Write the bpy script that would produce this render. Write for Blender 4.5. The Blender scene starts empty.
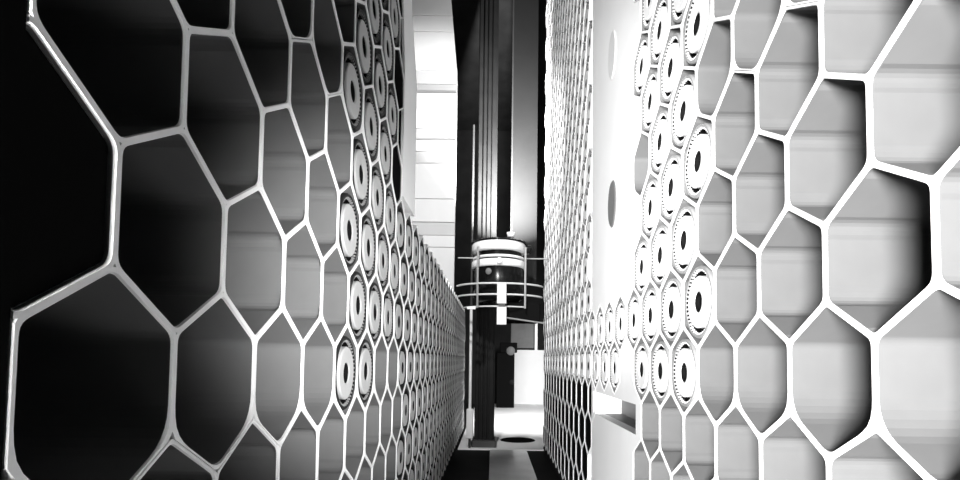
import bpy, math, random
from mathutils import Matrix, Vector

# ------------------------------------------------------------------ units
U = 0.2            # metres per lattice unit (side length of one hexagonal cell)
EYE = 7.6          # camera height above the floor, in lattice units
S = math.sqrt(3) / 2
scene = bpy.context.scene
col = scene.collection

def W(x, d, h):
    """lattice units (x right, d along the aisle, h relative to eye level) -> metres"""
    return Vector((x * U, d * U, (h + EYE) * U))

# ------------------------------------------------------------------ camera
cam = bpy.data.cameras.new('camera')
cam_o = bpy.data.objects.new('camera', cam)
col.objects.link(cam_o)
pitch, roll = 0.0469, 0.0117
cam_o.matrix_world = Matrix.Translation(W(0, 0, 0)) @ Matrix.Rotation(math.pi / 2 + pitch, 4, 'X') @ Matrix.Rotation(roll, 4, 'Z')
cam.sensor_width = 36.0
cam.lens = 535.78 / 960 * 36
cam.shift_x = (480 - 493.74) / 960
cam.shift_y = (334.42 - 240) / 960
cam.clip_start = 0.02
cam.clip_end = 200
scene.camera = cam_o

# ------------------------------------------------------------------ world, light, exposure
world = bpy.data.worlds.new('world')
scene.world = world
world.use_nodes = True
world.node_tree.nodes['Background'].inputs[0].default_value = (1, 1, 1, 1)
world.node_tree.nodes['Background'].inputs[1].default_value = 0.012
vs = scene.view_settings
vs.view_transform = 'Standard'
vs.look = 'None'
vs.exposure = 0.0
vs.gamma = 1.0
vs.use_curve_mapping = False

def area_light(name, loc, target, size, power, spread=180):
    l = bpy.data.lights.new(name, 'AREA')
    l.shape = 'DISK'
    l.size = size * U
    l.energy = power
    l.spread = math.radians(spread)
    o = bpy.data.objects.new(name, l)
    col.objects.link(o)
    o.location = W(*loc)
    o.rotation_euler = (W(*target) - W(*loc)).to_track_quat('-Z', 'Y').to_euler()
    return o

def spot_light(name, loc, target, radius, power, angle, blend):
    l = bpy.data.lights.new(name, 'SPOT')
    l.shadow_soft_size = radius * U
    l.energy = power
    l.spot_size = math.radians(angle)
    l.spot_blend = blend
    o = bpy.data.objects.new(name, l)
    col.objects.link(o)
    o.location = W(*loc)
    o.rotation_euler = (W(*target) - W(*loc)).to_track_quat('-Z', 'Y').to_euler()
    return o

# unseen added lamps: a broad flood behind the camera, a spot down the aisle, a spot on the left rack
area_light('flood_lamp', (-4.6, -10.0, -0.8), (4.3, 7, 0), 4.4, 900)
spot_light('aisle_spot', (-3.3, -1.0, 0.6), (2.8, 30, 8.5), 0.25, 1250, 46, 0.6)
spot_light('rack_spot', (3.6, -0.5, 0.5), (-3.0, 13.0, 1.2), 0.6, 900, 41, 1.0)
# unseen overhead lamp added to brighten the bulkhead
spot_light('bulkhead_fill', (-2.9, 21.5, 19.0), (-5.5, 44, 13), 0.5, 1250, 80, 0.4)
# lamp of the room behind the machine
area_light('far_room_lamp', (8.0, 56, 7), (4.0, 72, -7), 7, 240, 120)

# ------------------------------------------------------------------ materials
def mat(name, v, rough=0.5, spec=0.3, var=0.0, scale=30, bump=0.0, metal=0.0):
    m = bpy.data.materials.new(name)
    m.use_nodes = True
    nt = m.node_tree
    b = nt.nodes['Principled BSDF']
    b.inputs['Base Color'].default_value = (v, v, v, 1)
    b.inputs['Roughness'].default_value = rough
    b.inputs['Specular IOR Level'].default_value = spec
    b.inputs['Metallic'].default_value = metal
    if var or bump:
        tc = nt.nodes.new('ShaderNodeTexCoord')
        n = nt.nodes.new('ShaderNodeTexNoise')
        n.inputs['Scale'].default_value = scale
        n.inputs['Detail'].default_value = 4
        nt.links.new(tc.outputs['Object'], n.inputs['Vector'])
        if var:
            r = nt.nodes.new('ShaderNodeMapRange')
            r.inputs[1].default_value = 0.3
            r.inputs[2].default_value = 0.7
            r.inputs[3].default_value = max(0, v * (1 - var))
            r.inputs[4].default_value = min(1, v * (1 + var))
            nt.links.new(n.outputs['Fac'], r.inputs[0])
            nt.links.new(r.outputs[0], b.inputs['Base Color'])
        if bump:
            bp = nt.nodes.new('ShaderNodeBump')
            bp.inputs['Strength'].default_value = bump
            bp.inputs['Distance'].default_value = 0.004
            nt.links.new(n.outputs['Fac'], bp.inputs['Height'])
            nt.links.new(bp.outputs['Normal'], b.inputs['Normal'])
    return m

M = {
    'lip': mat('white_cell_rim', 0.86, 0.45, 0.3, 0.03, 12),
    'tube': mat('shaded_cell_lining', 0.13, 0.6, 0.2, 0.05, 9),  # same plastic as the rim, darkened to stand in for inner shade
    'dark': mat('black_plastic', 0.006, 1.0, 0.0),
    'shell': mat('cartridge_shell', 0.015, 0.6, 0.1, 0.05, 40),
    'shell_lit': mat('lit_cartridge_shell', 0.28, 0.4, 0.3, 0.05, 40),  # lighter copy of the shell for the strongly lit right side
    'groove': mat('cartridge_groove', 0.006, 0.8, 0.05),
    'rib_shaded': mat('shaded_cartridge_rib', 0.2, 0.5, 0.2),  # darker copy of the rib for the shaded left side
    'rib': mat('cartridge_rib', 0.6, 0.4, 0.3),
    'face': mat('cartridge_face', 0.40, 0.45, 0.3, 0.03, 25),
    'face_lit': mat('lit_cartridge_face', 0.80, 0.45, 0.3, 0.03, 25),  # lighter copy of the face for the strongly lit right side
    'hub': mat('cartridge_hub', 0.006, 0.8, 0.05),
    'panel': mat('white_panel', 0.86, 0.5, 0.25, 0.02, 3),
    'panel_grey': mat('light_grey_panel', 0.66, 0.5, 0.25, 0.03, 3),
    'board': mat('white_board', 0.55, 0.5, 0.25, 0.03, 3),
    'board_grey': mat('pale_grey_board', 0.42, 0.5, 0.25, 0.03, 3),
    'board_dull': mat('grey_board', 0.30, 0.5, 0.25, 0.03, 3),
    'slot': mat('grey_slot_cover', 0.13, 0.5, 0.25, 0.06, 8),
    'trim': mat('white_trim', 0.88, 0.5, 0.25, 0.02, 4),
    'floor_dark': mat('dark_floor', 0.008, 0.7, 0.1, 0.4, 3, 0.2),  # near black, puts the shadow on the aisle floor into the colour
    'floor_light': mat('pale_floor_plate', 0.8, 0.15, 0.9, 0.12, 2.5, 0.15),
    'floor_far': mat('white_floor', 0.80, 0.5, 0.3, 0.04, 2),
    'wall_dark': mat('dark_wall', 0.012, 0.8, 0.1, 0.3, 2),
    'wall_white': mat('white_wall', 0.85, 0.6, 0.2, 0.03, 2),
    'mast': mat('mast_metal', 0.014, 0.6, 0.05, 0.15, 6),
    'mast_dark': mat('mast_groove', 0.03, 0.4, 0.4),
    'steel': mat('bright_steel', 0.75, 0.3, 0.5, 0.05, 10),
    'rail': mat('rail_steel', 0.55, 0.3, 0.5),
    'rod': mat('dull_rod_steel', 0.035, 0.4, 0.3),
    'gloss': mat('black_gloss', 0.005, 0.2, 0.3),
    'greyplate': mat('grey_plate', 0.015, 0.6, 0.05, 0.05, 3),
}

# ------------------------------------------------------------------ mesh helpers
class MB:
    def __init__(self):
        self.v, self.f, self.m, self.sm = [], [], [], []
    def add(self, vs_, fs, mi=0, smooth=False):
        o = len(self.v)
        self.v += [tuple(p) for p in vs_]
        for f in fs:
            self.f.append(tuple(i + o for i in f)); self.m.append(mi); self.sm.append(smooth)
        return self
    def box(self, x0, x1, y0, y1, z0, z1, mi=0, c=0.0):
        if c <= 0:
            v = [(x, y, z) for x in (x0, x1) for y in (y0, y1) for z in (z0, z1)]
            f = [(0, 1, 3, 2), (4, 6, 7, 5), (0, 4, 5, 1), (2, 3, 7, 6), (0, 2, 6, 4), (1, 5, 7, 3)]
            return self.add(v, f, mi)
        # chamfered box
        v = []
        idx = {}
        for a, X in enumerate((x0, x1)):
            for b, Y in enumerate((y0, y1)):
                for e, Z in enumerate((z0, z1)):
                    sx, sy, sz = (1, -1)[a] * c, (1, -1)[b] * c, (1, -1)[e] * c
                    for k, p in enumerate(((X, Y + sy, Z + sz), (X + sx, Y, Z + sz), (X + sx, Y + sy, Z))):
                        idx[a, b, e, k] = len(v); v.append(p)
        f = []
        for a in (0, 1):
            f.append([idx[a, b, e, 0] for b, e in ((0, 0), (0, 1), (1, 1), (1, 0))])
            f.append([idx[b, a, e, 1] for b, e in ((0, 0), (1, 0), (1, 1), (0, 1))])
            f.append([idx[b, e, a, 2] for b, e in ((0, 0), (0, 1), (1, 1), (1, 0))])
            for b in (0, 1):
                f.append([idx[a, b, 0, 0], idx[a, b, 1, 0], idx[a, b, 1, 1], idx[a, b, 0, 1]])
                f.append([idx[a, 0, b, 0], idx[a, 1, b, 0], idx[a, 1, b, 2], idx[a, 0, b, 2]])
                f.append([idx[0, a, b, 1], idx[1, a, b, 1], idx[1, a, b, 2], idx[0, a, b, 2]])
                for e in (0, 1):
                    f.append([idx[a, b, e, k] for k in (0, 1, 2)])
        return self.add(v, f, mi)
    def lathe(self, prof, cx=0, cy=0, cz=0, axis='z', n=32, mi=0, smooth=True, sgn=1):
        """prof: list of (radius, along[, material])"""
        v = []
        for p in prof:
            for k in range(n):
                a = 2 * math.pi * k / n
                r, t = p[0], p[1]
                c_, s_ = r * math.cos(a), r * math.sin(a)
                if axis == 'z': v.append((cx + c_, cy + s_, cz + t))
                elif axis == 'x': v.append((cx + sgn * t, cy + c_, cz + s_))
                else: v.append((cx + c_, cy + t, cz + s_))
        o = len(self.v)
        self.v += v
        for j in range(len(prof) - 1):
            m_ = prof[j][2] if len(prof[j]) > 2 else mi
            for k in range(n):
                k2 = (k + 1) % n
                self.f.append((o + j * n + k, o + j * n + k2, o + (j + 1) * n + k2, o + (j + 1) * n + k))
                self.m.append(m_); self.sm.append(smooth)
        return self
    def disc(self, r, t, cx=0, cy=0, cz=0, axis='z', n=32, mi=0, sgn=1):
        v = []
        for k in range(n):
            a = 2 * math.pi * k / n
            c_, s_ = r * math.cos(a), r * math.sin(a)
            v.append((cx + c_, cy + s_, cz + t) if axis == 'z' else (cx + sgn * t, cy + c_, cz + s_) if axis == 'x' else (cx + c_, cy + t, cz + s_))
        return self.add(v, [tuple(range(n))], mi)
    def tube(self, pts, r, n=8, mi=0, closed=False):
        pts = [Vector(p) for p in pts]
        rings = []
        N = len(pts)
        for i, p in enumerate(pts):
            a = pts[i - 1] if (i > 0 or closed) else pts[i]
            b = pts[(i + 1) % N] if (i < N - 1 or closed) else pts[i]
            t = (b - a).normalized()
            up = Vector((0, 0, 1)) if abs(t.z) < 0.9 else Vector((0, 1, 0))
            s = t.cross(up).normalized(); q = s.cross(t)
            rings.append([p + r * (math.cos(2 * math.pi * k / n) * s + math.sin(2 * math.pi * k / n) * q) for k in range(n)])
        v = [x for rg in rings for x in rg]
        f = []
        for i in range(N if closed else N - 1):
            j = (i + 1) % N
            for k in range(n):
                f.append((i * n + k, i * n + (k + 1) % n, j * n + (k + 1) % n, j * n + k))
        if not closed:
            f += [tuple(range(n)), tuple((N - 1) * n + k for k in range(n))]
        return self.add(v, f, mi, True)
    def prism(self, poly, axis, a, b, mi=0):
        """extrude a 2-D outline along an axis"""
        n = len(poly)
        def P(p, t):
            return (t, p[0], p[1]) if axis == 'x' else (p[0], t, p[1]) if axis == 'y' else (p[0], p[1], t)
        v = [P(p, a) for p in poly] + [P(p, b) for p in poly]
        f = [tuple(range(n)), tuple(range(2 * n - 1, n - 1, -1))] + [(k, (k + 1) % n, n + (k + 1) % n, n + k) for k in range(n)]
        return self.add(v, f, mi)
    def mesh(self, name, mats):
        me = bpy.data.meshes.new(name)
        me.from_pydata([(x * U, y * U, z * U) for x, y, z in self.v], [], self.f)
        for m_ in mats: me.materials.append(m_)
        me.polygons.foreach_set('material_index', self.m)
        me.polygons.foreach_set('use_smooth', self.sm)
        me.update()
        return me

def tag(o, label=None, cat=None, group=None, kind=None):
    if label: o['label'] = label
    if cat: o['category'] = cat
    if group: o['group'] = group
    if kind: o['kind'] = kind
    return o

def empty(name, x, d, h):
    o = bpy.data.objects.new(name, None)
    o.empty_display_size = 0.05
    col.objects.link(o)
    o.location = W(x, d, h)
    return o

def obj(name, me, parent=None, at=(0, 0, 0)):
    """at: local position below a parent (lattice units), world position without one"""
    o = bpy.data.objects.new(name, me)
    col.objects.link(o)
    if parent:
        o.parent = parent
        o.location = Vector(at) * U
    else:
        o.location = W(*at)
    return o

def part(name, mb, m, parent, at=(0, 0, 0)):
    return obj(name, mb.mesh(name, m if isinstance(m, list) else [m]), parent, at)

FL = -EYE     # floor height relative to the eye

# ------------------------------------------------------------------ the shell of the place
def struct(name, mb, m):
    o = obj(name, mb.mesh(name, m if isinstance(m, list) else [m]), None, (0, 0, 0))
    o['kind'] = 'structure'
    return o

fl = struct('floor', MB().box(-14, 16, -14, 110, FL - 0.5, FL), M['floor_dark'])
part('walkway_plate', MB().box(-0.2, 2.85, 2, 45, FL + 0.01, FL + 0.12, 0, 0.03), M['floor_light'], fl)
part('room_floor', MB().box(-2.9, 16, 45.3, 92, FL + 0.01, FL + 0.1), M['floor_far'], fl)
struct('ceiling', MB().box(-14, 16, -14, 110, 40, 40.5), M['wall_dark'])
struct('wall_left', MB().box(-14.5, -14, -14, 110, FL, 40), M['wall_dark'])
struct('wall_right', MB().box(16, 16.5, -14, 110, FL, 40), M['wall_dark'])
wb = struct('wall_back', MB().box(-14, 16, 92, 92.5, FL, 40), M['wall_dark'])
part('white_dado', MB().box(3.6, 15.9, 91.7, 92, FL + 0.1, 1.7), M['wall_white'], wb)

# ------------------------------------------------------------------ honeycomb cells
def round_hex(circ, radii, seg=5):
    """pointy-top hexagon with a fillet radius for each corner: top, upper, lower, bottom, lower, upper"""
    ang = [90, 30, -30, -90, -150, 150]
    V_ = [Vector((circ * math.cos(math.radians(a)), circ * math.sin(math.radians(a)))) for a in ang]
    out = []
    for k in range(6):
        p, a, b = V_[k], V_[k - 1], V_[(k + 1) % 6]
        r = radii[k]
        ta, tb = (a - p).normalized(), (b - p).normalized()
        L = r / math.tan(math.radians(60))
        c = p + (ta + tb).normalized() * (r / math.sin(math.radians(60)))
        s, e = p + ta * L - c, p + tb * L - c
        a0 = math.atan2(s.y, s.x); a1 = math.atan2(e.y, e.x)
        while a1 - a0 > math.pi: a1 -= 2 * math.pi
        while a1 - a0 < -math.pi: a1 += 2 * math.pi
        for q in range(seg + 1):
            t = a0 + (a1 - a0) * q / seg
            out.append((c.x + r * math.cos(t), c.y + r * math.sin(t)))
    return out

def on_hex(p, circ):
    """the point of the outer hexagon in the direction of p"""
    a = math.atan2(p[1], p[0])
    ap = circ * S
    k = round(a / (math.pi / 3)) * math.pi / 3
    r = ap / math.cos(a - k)
    return (r * math.cos(a), r * math.sin(a))

def tube_profile(circ, w=0.17, scoop=0.10):
    """hexagonal lining: flats joined by a shallow scooped channel along each corner"""
    ang = [90, 30, -30, -90, -150, 150]
    V_ = [Vector((circ * math.cos(math.radians(a)), circ * math.sin(math.radians(a)))) for a in ang]
    out = []
    for k in range(6):
        p, a, b = V_[k], V_[k - 1], V_[(k + 1) % 6]
        A, B, C = p + (a - p).normalized() * w, p + (b - p).normalized() * w, p * (1 + scoop)
        for q in range(7):
            t = q / 6
            out.append(A * (1 - t) ** 2 + C * 2 * t * (1 - t) + B * t * t)
    return [(q.x, q.y) for q in out]

def cell_mesh(name, sgn, seam=False, seg=5, depth=2.8, half=False, t=0.037):
    ri = 1 - t / S
    rad = [0.13, 0.15, 0.17, 0.15, 0.17, 0.15]
    if seam: rad = [0.13, 0.15, 0.5, 0.34, 0.5, 0.15]
    inner = round_hex(ri, rad, seg)
    if half: inner = [p for p in inner if p[0] > -0.02]
    n = len(inner)
    outer = [on_hex(p, 1.0) for p in inner]
    if seam:      # joint between two stacked modules: a narrow gap below the lower edges
        outer = [(p[0], p[1] + (0.016 if p[1] < -0.5 + 1e-6 else 0)) for p in outer]
    mb = MB()
    ch = [(p[0] + (q[0] - p[0]) * 0.2, p[1] + (q[1] - p[1]) * 0.2) for p, q in zip(inner, outer)]
    back = 0.07 if half else depth
    rings = [(outer, back), (outer, 0.0), (ch, 0.0), (inner, 0.03), (inner, depth if seam else 0.05 if not half else 0.07)]
    v = [(sgn * x, p[0], p[1]) for ring, x in rings for p in ring]
    f = []
    for j in range(4):
        for k in range(n - (1 if half else 0)):
            k2 = (k + 1) % n
            q = (j * n + k, j * n + k2, (j + 1) * n + k2, (j + 1) * n + k)
            f.append(q if sgn > 0 else q[::-1])
    mb.add(v, f)
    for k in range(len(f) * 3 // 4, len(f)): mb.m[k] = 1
    if seam:
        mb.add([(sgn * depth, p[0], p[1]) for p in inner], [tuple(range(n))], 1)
    elif not half:
        # lining: flats flush with the rim and a channel along each corner
        p1 = tube_profile(ri)
        n = len(p1)
        v = [(sgn * x, p[0], p[1]) for x in (0.05, depth) for p in p1]
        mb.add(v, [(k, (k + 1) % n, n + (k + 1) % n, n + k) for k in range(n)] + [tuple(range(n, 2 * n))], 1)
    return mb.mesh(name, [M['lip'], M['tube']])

def plug_mesh(name, sgn):  # added black plate standing in for the dark inside a cell
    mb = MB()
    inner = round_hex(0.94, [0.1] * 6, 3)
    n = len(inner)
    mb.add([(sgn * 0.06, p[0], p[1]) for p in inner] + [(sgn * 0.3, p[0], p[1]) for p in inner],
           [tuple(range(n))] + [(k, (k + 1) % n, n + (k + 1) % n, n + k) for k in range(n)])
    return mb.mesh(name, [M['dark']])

# ------------------------------------------------------------------ cartridges
def cartridge_meshes(sgn):
    body = MB().lathe([(0.55, 0.24, 1), (0.69, 0.24, 1), (0.69, 0.03, 0), (0.70, 0.02, 0), (0.745, 0.02, 0), (0.77, 0.06, 0), (0.77, 2.5, 0)], axis='x', n=36, sgn=sgn, smooth=False)
    ribs = MB()
    for k in range(44):
        a = 2 * math.pi * k / 44
        ca, sa = math.cos(a), math.sin(a)
        def P(r, w, x): return (sgn * x, r * ca - w * sa, r * sa + w * ca)
        r0, r1, w = 0.652, 0.69, 0.015
        v = [P(r0, -w, 0.09), P(r1, -w, 0.09), P(r1, w, 0.09), P(r0, w, 0.09), P(r0, -w, 0.035), P(r1, -w, 0.025), P(r1, w, 0.025), P(r0, w, 0.035)]
        ribs.add(v, [(4, 5, 6, 7), (0, 1, 5, 4), (1, 2, 6, 5), (2, 3, 7, 6), (3, 0, 4, 7)])
    face = MB().lathe([(0.55, 0.25), (0.55, 0.03), (0.53, 0.01), (0.25, 0.01), (0.22, 0.025), (0.22, 0.12)], axis='x', n=36, sgn=sgn, smooth=False)
    hub = MB().lathe([(0.219, 0.04), (0.17, 0.05), (0.16, 0.12)], axis='x', n=20, sgn=sgn, smooth=False).disc(0.16, 0.12, axis='x', n=20, sgn=sgn)
    far = MB().lathe([(0.12, 0.10, 3), (0.2, 0.02, 2), (0.55, 0.02, 1), (0.57, 0.08, 1), (0.68, 0.08, 0), (0.70, 0.02, 0), (0.76, 0.02, 0), (0.77, 1.2, 0)], axis='x', n=14, sgn=sgn, smooth=False)
    # reorder materials: shell, groove, face, hub
    for j in range(7):
        for k in range(14):
            far.m[j * 14 + k] = (3, 2, 2, 1, 0, 0, 0)[j]
    far.disc(0.12, 0.10, axis='x', n=14, mi=3, sgn=sgn)
    sh = M['shell'] if sgn < 0 else M['shell_lit']
    return (body.mesh('cartridge_body', [sh, M['groove']]), ribs.mesh('ribbed_ring', [M['rib'] if sgn > 0 else M['rib_shaded']]),
            face.mesh('face_disc', [M['face'] if sgn < 0 else M['face_lit']]), hub.mesh('hub', [M['hub']]),
            far.mesh('far_cartridge', [sh, M['groove'], M['face'] if sgn < 0 else M['face_lit'], M['hub']]), far)

XL, XR = -3.0425, 4.2587
def left_cell(r, i):  return (XL, 3.4 + i * S, 3.4648 - 1.5 * r - 0.75)
def right_cell(r, i): return (XR, 5.146 + i * S, 5.0371 - 1.5 * r - 0.75)
def in_view(p):       # what the photograph's height takes in, with a margin of more than a cell
    return -0.235 * p[1] - 1.6 < p[2] < 0.70 * p[1] + 1.6

CM = {}
for s_ in (-1, 1):
    CM[s_, 'cell'] = cell_mesh('cell', s_)
    CM[s_, 'seam'] = cell_mesh('cell', s_, True)
    CM[s_, 'far'] = cell_mesh('cell', s_, False, 2, 1.6)
    CM[s_, 'half'] = cell_mesh('half_cell', s_, half=True)
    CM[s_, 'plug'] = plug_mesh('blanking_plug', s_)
    CM[s_, 'cart'] = cartridge_meshes(s_)

ORD = ['lowest', 'second', 'third', 'fourth', 'fifth', 'sixth', 'seventh', 'eighth', 'ninth']
NTH = ['first', 'second', 'third', 'fourth', 'fifth', 'sixth', 'seventh', 'eighth', 'ninth']

ONES = ['', 'first', 'second', 'third', 'fourth', 'fifth', 'sixth', 'seventh', 'eighth', 'ninth', 'tenth', 'eleventh', 'twelfth', 'thirteenth',
        'fourteenth', 'fifteenth', 'sixteenth', 'seventeenth', 'eighteenth', 'nineteenth', 'twentieth']
def nth(k): return ONES[k] if k <= 20 else 'twenty-' + ONES[k - 20] if k < 30 else 'thirtieth'
seen = {}
def along(side, r):
    seen[side, r] = seen.get((side, r), 0) + 1
    return nth(seen[side, r])
carts = []      # (distance, position, sgn, near, label, group)
def cartridge(p, sgn, label, group):
    root = empty('cartridge', p[0], p[1], p[2] - 0.03)
    tag(root, label, 'cartridge', group)
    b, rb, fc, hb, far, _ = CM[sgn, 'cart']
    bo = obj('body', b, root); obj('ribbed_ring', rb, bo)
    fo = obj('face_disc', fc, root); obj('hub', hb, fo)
    return root
def far_cartridge(p, sgn, label, group):
    o = obj('cartridge', CM[sgn, 'cart'][4], None, (p[0], p[1], p[2] - 0.03))
    return tag(o, label, 'cartridge', group)

# ---- near rack on the left side
rackL = empty('honeycomb_rack', XL, 9.5, FL)
tag(rackL, 'tall white honeycomb rack on the left, mostly large empty dark cells', 'rack')
def lp(p, root_d, x): return (p[0] - x, p[1] - root_d, p[2] - FL)
filledL = {-5: [12, 14], -4: [11, 13], -3: [10, 12, 14], -2: [9, 11, 13], -1: [10, 12, 14], 0: [9, 11, 13, 15], 1: [10, 12, 14], 2: [9, 11]}
nL = 0
for r in range(-8, 6):
    for i in range(0, 16):
        if (i + r) % 2 == 0: continue
        p = left_cell(r, i)
        if not in_view(p) and i > 4: continue
        if i == 0:
            obj('half_cell', CM[-1, 'half'], rackL, lp(p, 9.5, XL))
            obj('blanking_plug', CM[-1, 'plug'], rackL, lp(p, 9.5, XL)); continue
        if r <= -5 and i > 9 - r + 5 - 5 + 0 and i > 14: continue
        seam = (r - 2) % 4 == 0
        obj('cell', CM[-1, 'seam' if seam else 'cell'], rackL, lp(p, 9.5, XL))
        if i == 15 and r <= -2:
            obj('blanking_plug', CM[-1, 'plug'], rackL, lp(p, 9.5, XL))
        if i in filledL.get(r, []):
            k = filledL[r].index(i)
            lab = 'round white-faced cartridge in left rack, %s row %s, %s past the empty cells' % (ORD[2 - r], 'of cartridges' if r == 2 else 'up', NTH[k])
            cartridge(p, -1, lab, 'cartridges in the left rack'); nL += 1
# plinth, end trim
part('plinth', MB().box(-2.8, -0.05, 4.27 - 9.5, 16.4 - 9.5, 0, left_cell(5, 0)[2] - 1.03 - FL), M['trim'], rackL)
tr = [(17.30, 5.35), (17.30, 9.6), (16.45, 12.9), (15.3, 16.0), (17.3, 16.0), (18.6, 12.3), (20.0, 10.4), (20.0, 5.35)]
part('end_trim', MB().prism([(d - 9.5, h - FL) for d, h in tr], 'x', -2.6, 0.0), M['trim'], rackL)
part('added_end_panel', MB().box(-10.8, -0.02, 2.6 - 9.5, 3.385 - 9.5, 0, 47.5), M['dark'], rackL)  # added panel, raised to the ceiling to block stray lamp light
# half hexagons closing the ragged edge next to the trim
for r in (-3, -5, -7):
    mb = MB()
    p = left_cell(r, 16)
    d0 = p[1] - 9.5; h = p[2] - FL
    mb.prism([(d0 - S, h + 0.5), (d0, h + 1), (d0, h - 1), (d0 - S, h - 0.5)], 'x', -0.4, -0.08)
    part('edge_blank', mb, M['dark'], rackL)

# ---- far low bank on the left side
rackLF = empty('honeycomb_rack', XL, 36, FL)
tag(rackLF, 'low white honeycomb bank further down the left side, full of small cartridges', 'rack')
for i in range(16, 62):
    for r in range(-1, 7):
        if (i + r) % 2 == 0: continue
        p = left_cell(r, i)
        if not in_view(p): continue
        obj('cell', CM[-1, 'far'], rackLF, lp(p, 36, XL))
        if (r, i) in ((3, 16),): continue
        carts.append((p[1], p, -1, i < 23, 'small round cartridge in far low left bank, %s row down, %s from near end' % (nth(r + 2), along('L', r)), 'cartridges in the far low left bank'))
part('plinth', MB().box(-2.0, -0.05, 17 - 36, 57 - 36, 0, left_cell(6, 0)[2] - 1.03 - FL), M['wall_dark'], rackLF)

# ---- near rack on the right side
rackR = empty('honeycomb_rack', XR, 12, FL)
tag(rackR, 'tall bright white honeycomb rack on the right with blank panel and empty cells', 'rack')
filledR = {-5: [10], -4: [9, 11], -3: [8, 10, 12], -2: [7, 9, 11], -1: [8, 10], 0: [7, 9, 11], 1: [8, 10, 12], 2: [7, 9, 11, 13, 15, 17, 19], 3: [8, 10, 12, 16, 18, 20]}
def is_cell_R(r, i):
    if r in (2, 3): return not (r == 3 and i == 14)
    return i <= 12
blanks = {k: MB() for k in ('upper', 'middle', 'lower')}
def blank_for(r): return blanks['upper' if r <= 1 else 'middle' if r <= 3 else 'lower']
for r in range(-11, 7):
    for i in range(-1, 21):
        if (i + r) % 2 == 0: continue
        p = right_cell(r, i)
        if not in_view(p) and i > 3: continue
        if r < -6 and i < 4: continue
        q = lp(p, 12, XR)
        if is_cell_R(r, i):
            seam = (r - 3) % 4 == 0
            obj('cell', CM[1, 'seam' if seam and i < 13 else 'cell'], rackR, q)
            if i in filledR.get(r, []):
                k = filledR[r].index(i)
                if i >= 13:
                    lab = 'round cartridge in right rack crossing the blank panel, %s row, %s from the far end' % ('upper' if r == 2 else 'lower', NTH[len(filledR[r]) - 1 - k])
                else:
                    lab = 'round white-faced cartridge in right rack, %s row %s, %s past the empty cells' % (ORD[3 - r], 'of cartridges' if r == 3 else 'up', NTH[k])
                cartridge(p, 1, lab, 'cartridges in the right rack')
        elif r != 4:
            hx = [(q[1] + math.cos(math.radians(a)), q[2] + math.sin(math.radians(a))) for a in (90, 30, -30, -90, -150, 150)]
            blank_for(r).prism(hx, 'x', 0.012, 0.4)
# near end of the rack: half cells with plugs and a black end panel
for r in range(-6, 7):
    if (r - 2) % 2 == 0: continue
    q = lp(right_cell(r, -2), 12, XR)
    obj('half_cell', CM[1, 'half'], rackR, q)
    obj('blanking_plug', CM[1, 'plug'], rackR, q)
part('added_end_panel', MB().box(0.02, 11.6, 2.6 - 12, 3.39 - 12, 0, 47.5), M['dark'], rackR)
# rest of the blank rows: half hexagons towards the far bank
for r in range(-11, 7):
    if r in (2, 3, 4): continue
    i = 21
    if (i + r) % 2 == 0: continue
    q = lp(right_cell(r, i), 12, XR)
    blank_for(r).prism([(q[1] - S, q[2] + 0.5), (q[1], q[2] + 1), (q[1], q[2] - 1), (q[1] - S, q[2] - 0.5)], 'x', 0.012, 0.4)
for k in blanks: part('blank_panel', blanks[k], M['panel'], rackR)
# open channel one row high below the crossing cartridges
z4 = right_cell(4, 0)[2] - FL
dA, dB = 16.1 - 12, 22.9 - 12
ch = MB()
up, lo = z4 + 0.42, z4 - 0.48
zig_up = [(5.146 + i * S - 12, z4 + (1.0 if (i + 4) % 2 else 0.5)) for i in range(12, 22)]
zig_lo = [(5.146 + i * S - 12, z4 - (1.0 if (i + 4) % 2 else 0.5)) for i in range(12, 22)]
for a, b in zip(zig_up, zig_up[1:]):
    ch.prism([(a[0], up), (b[0], up), (b[0], b[1]), (a[0], a[1])], 'x', 0.012, 0.4)
for a, b in zip(zig_lo, zig_lo[1:]):
    ch.prism([(a[0], a[1]), (b[0], b[1]), (b[0], lo), (a[0], lo)], 'x', 0.012, 0.4)
ch.prism([(zig_up[0][0], lo), (dA, lo), (dA, up), (zig_up[0][0], up)], 'x', 0.012, 0.4)
ch.prism([(dB, lo), (zig_up[-1][0], lo), (zig_up[-1][0], up), (dB, up)], 'x', 0.012, 0.4)
part('channel_frame', ch, M['panel'], rackR)
ch = MB()
ch.add([(x, d_, z_) for x in (0.4, 1.1) for d_, z_ in ((dA, lo), (dB, lo), (dB, up), (dA, up))],
       [(0, 1, 5, 4), (1, 2, 6, 5), (2, 3, 7, 6), (3, 0, 4, 7), (4, 5, 6, 7)])
part('open_channel', ch, M['slot'], rackR)
def oval(name, d, h, rd, rh, m):
    ring = MB()
    n = 28
    def E_(k, s, x): return (x, d - 12 + rd * s * math.cos(2 * math.pi * k / n), h - FL + rh * s * math.sin(2 * math.pi * k / n))
    v = [E_(k, 1, 0.012) for k in range(n)] + [E_(k, 0.93, -0.03) for k in range(n)]
    ring.add(v, [(k, (k + 1) % n, n + (k + 1) % n, n + k) for k in range(n)] + [tuple(range(n, 2 * n))])
    part(name, ring, m, rackR)
oval('oval_cover', 19.3, 5.72, 0.62, 0.86, M['slot'])
oval('oval_cover', 19.3, 11.3, 0.62, 0.9, M['panel_grey'])
part('plinth', MB().box(0.05, 2.8, 4.3 - 12, 23 - 12, 0, right_cell(6, 0)[2] - 1.03 - FL), M['trim'], rackR)

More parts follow.
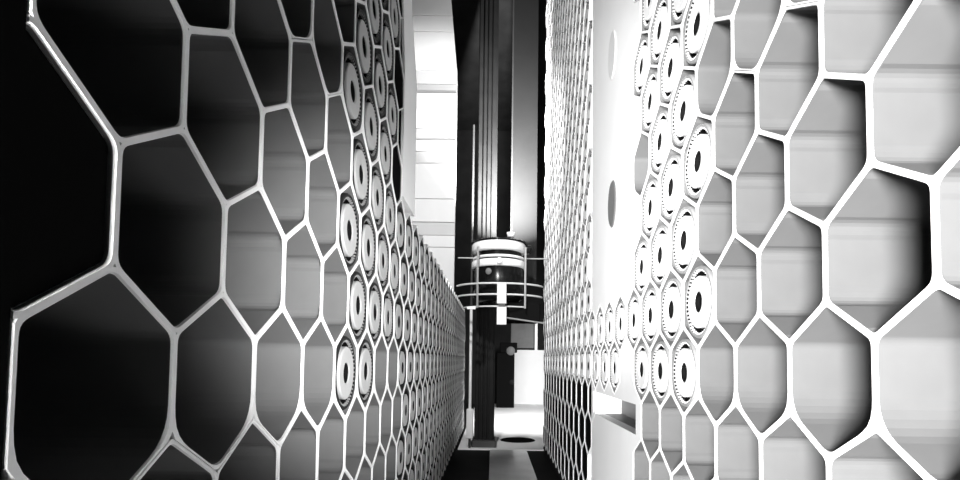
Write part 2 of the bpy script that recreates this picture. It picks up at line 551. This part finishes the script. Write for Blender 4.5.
# ---- far bank on the right side
rackRF = empty('honeycomb_rack', XR, 33, FL)
tag(rackRF, 'overexposed far white honeycomb bank at the aisle end on the right', 'rack')
for i in range(21, 47):
    for r in range(-18, 8):
        if (i + r) % 2 == 0 or (i == 21 and r not in (2, 3, 4)) and i < 22: continue
        p = right_cell(r, i)
        if not in_view(p): continue
        obj('cell', CM[1, 'far'], rackRF, lp(p, 33, XR))
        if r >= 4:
            obj('blanking_plug', CM[1, 'plug'], rackRF, lp(p, 33, XR)); continue  # black plugs imitate shade in the lower rows
        carts.append((p[1], p, 1, i < 26, 'small round cartridge in far bright right bank, %s row up, %s from near end' % (nth(4 - r), along('R', r)), 'cartridges in the far right bank'))
part('plinth', MB().box(0.05, 2.0, 23.4 - 33, 45.8 - 33, 0, right_cell(7, 0)[2] - 1.03 - FL + 0.9), M['wall_dark'], rackRF)

# the 300 largest cartridges are single things, the others one mass for each bank
carts.sort(key=lambda c: c[0])
near_count = sum(len(v) for v in filledL.values()) + sum(len(v) for v in filledR.values())
n_single = 300 - near_count
for c in carts[:n_single]:
    far_cartridge(c[1], c[2], c[4], c[5])
for sg, lab in ((-1, 'farthest tiny cartridges at the end of the low left bank'), (1, 'farthest tiny cartridges at the end of the bright right bank')):
    mb = MB(); src = CM[sg, 'cart'][5]
    for c in carts[n_single:]:
        if c[2] != sg: continue
        o_ = len(mb.v)
        mb.v += [(v[0] + c[1][0], v[1] + c[1][1], v[2] + c[1][2] - 0.03) for v in src.v]
        mb.f += [tuple(k + o_ for k in f) for f in src.f]; mb.m += src.m; mb.sm += src.sm
    if mb.v:
        o = obj('cartridge_mass', mb.mesh('cartridge_mass', [M['shell'] if sg < 0 else M['shell_lit'], M['groove'], M['face'] if sg < 0 else M['face_lit'], M['hub']]), None, (0, 0, 0))
        tag(o, lab, 'cartridges', kind='stuff')

# ------------------------------------------------------------------ white boarded bulkhead above the far left bank
bk = empty('boarded_bulkhead', -7.2, 44, 5.45)
tag(bk, 'white bulkhead of horizontal boards rising above the low left bank', 'bulkhead')
# board edges, height above eye level at this distance, and tone
cuts = [5.45, 9.25, 10.25, 11.35, 13.3, 16.3, 17.3, 18.3, 19.3, 22.3, 23.1, 24.3, 27.6, 29.0, 32.5]
tone = [0, 0, 1, 0, 0, 1, 0, 1, 0, 2, 1, 0, 0, 0]
def edge_x(h): return -3.34 - (max(0, h - 24.0) / 6.5) * 0.62
for k in range(len(cuts) - 1):
    a, b = cuts[k] + 0.025, cuts[k + 1] - 0.025
    mbk = MB()
    pr = 0.0 if tone[k] == 0 else 0.05
    x0 = -11.0
    v = []
    for (x, h) in ((x0, a), (edge_x(a), a), (edge_x(b), b), (x0, b)):
        v.append((x + 7.2, pr, h - 5.45)); 
    for (x, h) in ((x0, a), (edge_x(a), a), (edge_x(b), b), (x0, b)):
        v.append((x + 7.2, 0.6, h - 5.45))
    mbk.add(v, [(0, 1, 2, 3), (4, 7, 6, 5), (0, 4, 5, 1), (1, 5, 6, 2), (2, 6, 7, 3), (3, 7, 4, 0)])
    part('board', mbk, [M['board'], M['board_grey'], M['board_dull']][tone[k]], bk)
part('backing', MB().box(-3.7, 3.2, 0.65, 0.9, 0, 27), M['slot'], bk)

# ------------------------------------------------------------------ guide mast and tall plate at the end of the aisle
mast = empty('guide_mast', -0.68, 46.5, FL)
tag(mast, 'tall grooved grey steel mast rising behind the picker carriage', 'mast')
column = part('column', MB().box(-0.92, 0.81, 0.25, 1.6, 0, 47.6), M['mast'], mast)
for x0, x1 in ((-0.86, -0.56), (-0.43, -0.19), (-0.06, 0.17), (0.32, 0.71)):
    part('flange', MB().box(x0, x1, 0.0, 0.24, 0, 47.6, 0, 0.04), M['mast'], column)
part('foot', MB().box(-1.1, 1.0, -0.5, 2.0, 0, 0.7, 0, 0.06), M['mast_dark'], mast)
rod = empty('guide_rod', -1.95, 45.8, FL)
tag(rod, 'thin bright vertical rod left of the mast with a white foot block', 'rod')
part('shaft', MB().lathe([(0.1, 0), (0.1, 28)], n=10), M['rod'], rod)
part('sleeve', MB().lathe([(0.13, 3.3), (0.13, 11.9)], n=10), M['steel'], rod)
part('foot_block', MB().box(-0.28, 0.28, -0.3, 0.3, 0.9, 3.4, 0, 0.05), M['steel'], rod)
tp = empty('tall_plate', 2.55, 48.5, 6.9)
tag(tp, 'tall flat grey plate with a bright edge hanging right of the mast', 'plate')
part('sheet', MB().box(-0.98, 1.27, 0, 0.15, 0, 33.1), M['greyplate'], tp)
part('edge_strip', MB().box(-1.12, -0.99, -0.08, 0.15, 0, 33.1), M['rod'], tp)

# ------------------------------------------------------------------ picker carriage
cx, cd, chh = 0.33, 43.2, 3.6
pk = empty('picker_carriage', cx, cd, chh)
tag(pk, 'round picker carriage with steel drum bands, guard rails and central bracket', 'machine')
def h_(v): return v - chh
part('top_plate', MB().lathe([(0.0, h_(9.75)), (1.2, h_(9.72)), (2.2, h_(9.45)), (2.25, h_(9.35)), (2.0, h_(9.3))], n=48), M['gloss'], pk)
part('upper_band', MB().lathe([(1.6, h_(9.3)), (2.1, h_(9.32)), (2.18, h_(9.2)), (2.18, h_(8.7)), (2.1, h_(8.58)), (1.5, h_(8.58))], n=48), M['steel'], pk)
part('recess', MB().lathe([(1.85, h_(8.6)), (1.85, h_(7.8))], n=48), M['gloss'], pk)
part('thin_band', MB().lathe([(1.7, h_(8.18)), (2.08, h_(8.18)), (2.1, h_(8.1)), (2.08, h_(8.02)), (1.7, h_(8.02))], n=48), M['steel'], pk)
part('lower_band', MB().lathe([(1.7, h_(7.85)), (2.15, h_(7.85)), (2.2, h_(7.75)), (2.2, h_(7.4)), (2.12, h_(7.28)), (1.7, h_(7.28))], n=48), M['steel'], pk)
part('drum_body', MB().lathe([(2.05, h_(7.3)), (2.05, h_(5.0)), (1.6, h_(4.6)), (0.0, h_(4.6))], n=48), M['gloss'], pk)
part('band_boss', MB().lathe([(0.0, -0.2), (0.2, -0.2), (0.26, -0.1), (0.26, 0.1)], cx=0.05, cy=-2.2, cz=h_(7.62), axis='y', n=20), M['steel'], pk)
part('pulley', MB().lathe([(0.0, -0.3), (0.12, -0.3), (0.3, -0.25), (0.36, -0.15), (0.36, 0.15)], cx=2.35, cy=0, cz=h_(8.95), axis='y', n=20), M['gloss'], pk)
part('drum_highlight', MB().lathe([(0.0, -0.06), (0.2, -0.05), (0.28, 0.05)], cx=-0.75, cy=-1.92, cz=h_(6.85), axis='y', n=20), M['slot'], pk)  # grey disc imitating a highlight on the glossy drum
def hoop(hc, rad, yc, droop=0.0):
    pts = []
    for k in range(33):
        a = math.radians(196 + 148 * k / 32)
        pts.append((rad * math.cos(a) + 0.12, yc + rad * 0.75 * math.sin(a), hc))
    return pts
part('guard_hoop', MB().tube(hoop(h_(5.85), 3.55, 0.2), 0.075), M['rail'], pk)
part('guard_hoop', MB().tube(hoop(h_(5.0), 3.5, 0.2), 0.075), M['rail'], pk)
part('guard_hoop', MB().tube(hoop(h_(4.1), 3.1, 0.2), 0.06), M['rail'], pk)
part('cross_rail', MB().tube([(-3.25, -0.9, h_(8.05)), (3.75, -0.9, h_(8.05))], 0.05), M['rail'], pk)
for x in (-1.62, 2.05):
    part('guard_post', MB().tube([(x, -2.15, h_(8.7)), (x, -2.15, h_(3.95))], 0.085), M['rail'], pk)
br = part('bracket', MB().box(-0.12, 0.6, -2.75, -2.45, h_(4.25), h_(5.85), 0, 0.03), M['rail'], pk)
part('bracket_lower', MB().box(-0.12, 0.62, -2.75, -2.45, h_(2.65), h_(4.0), 0, 0.03), M['rail'], pk)
part('bracket_link', MB().box(0.0, 0.5, -2.6, -2.5, h_(3.9), h_(4.35)), M['mast_dark'], pk)
part('reach_arm', MB().tube([(0.6, -2.5, h_(3.2)), (3.6, -1.8, h_(2.85))], 0.06), M['rail'], pk)
part('arm_housing', MB().box(0.7, 3.3, -1.6, 1.2, h_(3.0), h_(4.5), 0, 0.1), M['dark'], pk)
part('side_bracket', MB().box(-2.4, -1.75, -2.2, -2.05, h_(3.85), h_(4.05)), M['steel'], pk)
wl = area_light('work_lamp_light', (cx + 0.95, cd - 1.2, 10.2), (0.9, 47.5, 17), 0.5, 620, 100)
part('mast_clamp', MB().box(-1.5, 0.0, 1.5, 3.29, h_(6.0), h_(7.0)), M['gloss'], pk)
lampcan = part('work_lamp', MB().lathe([(0.0, 0), (0.28, 0), (0.36, 0.35), (0.30, 0.36), (0.22, 0.12), (0.0, 0.1)], cx=0.95, cy=-1.2, cz=h_(9.7), n=20), M['steel'], pk)

# ------------------------------------------------------------------ far room
cab = empty('equipment_cabinet', 2.0, 84, FL + 0.1)
tag(cab, 'small black equipment cabinet standing on the bright floor beyond the mast', 'cabinet')
housing = part('housing', MB().box(-1.5, 1.3, 0, 2, 0, 8.6, 0, 0.1), M['dark'], cab)
part('top_box', MB().box(-1.0, 1.7, -0.1, 1.6, 8.6, 10.2, 0, 0.1), M['dark'], cab)
part('cabinet_highlight', MB().lathe([(0.0, -0.12), (0.55, -0.1), (0.7, 0.02)], cx=0.7, cy=-0.1, cz=8.9, axis='y', n=24), M['slot'], cab)  # paler disc imitating a lamp highlight on the black cabinet
part('lower_dial', MB().lathe([(0.0, -0.12), (0.3, -0.1), (0.4, 0.02)], cx=0.9, cy=0.0, cz=4.0, axis='y', n=24), M['mast'], housing)
hb = empty('hanging_plate', 4.9, 91.75, 2.0)
tag(hb, 'square dull grey plate hanging on the back wall under the carriage', 'plate')
part('sheet', MB().box(-1.95, 2.0, 0, 0.25, 0, 4.6, 0, 0.05), M['slot'], hb)
part('white_post', MB().box(2.15, 2.6, 0.0, 0.3, -2.0, 4.6), M['steel'], hb)
cov = MB().lathe([(0.0, 0.06), (1.55, 0.06), (1.65, 0.0)], n=32)  # thin black disc on the floor
o = obj('floor_disc', cov.mesh('floor_disc', [M['dark']]), None, (2.35, 50.5, FL + 0.1))
tag(o, 'flat round black disc lying on the bright floor', 'floor cover')
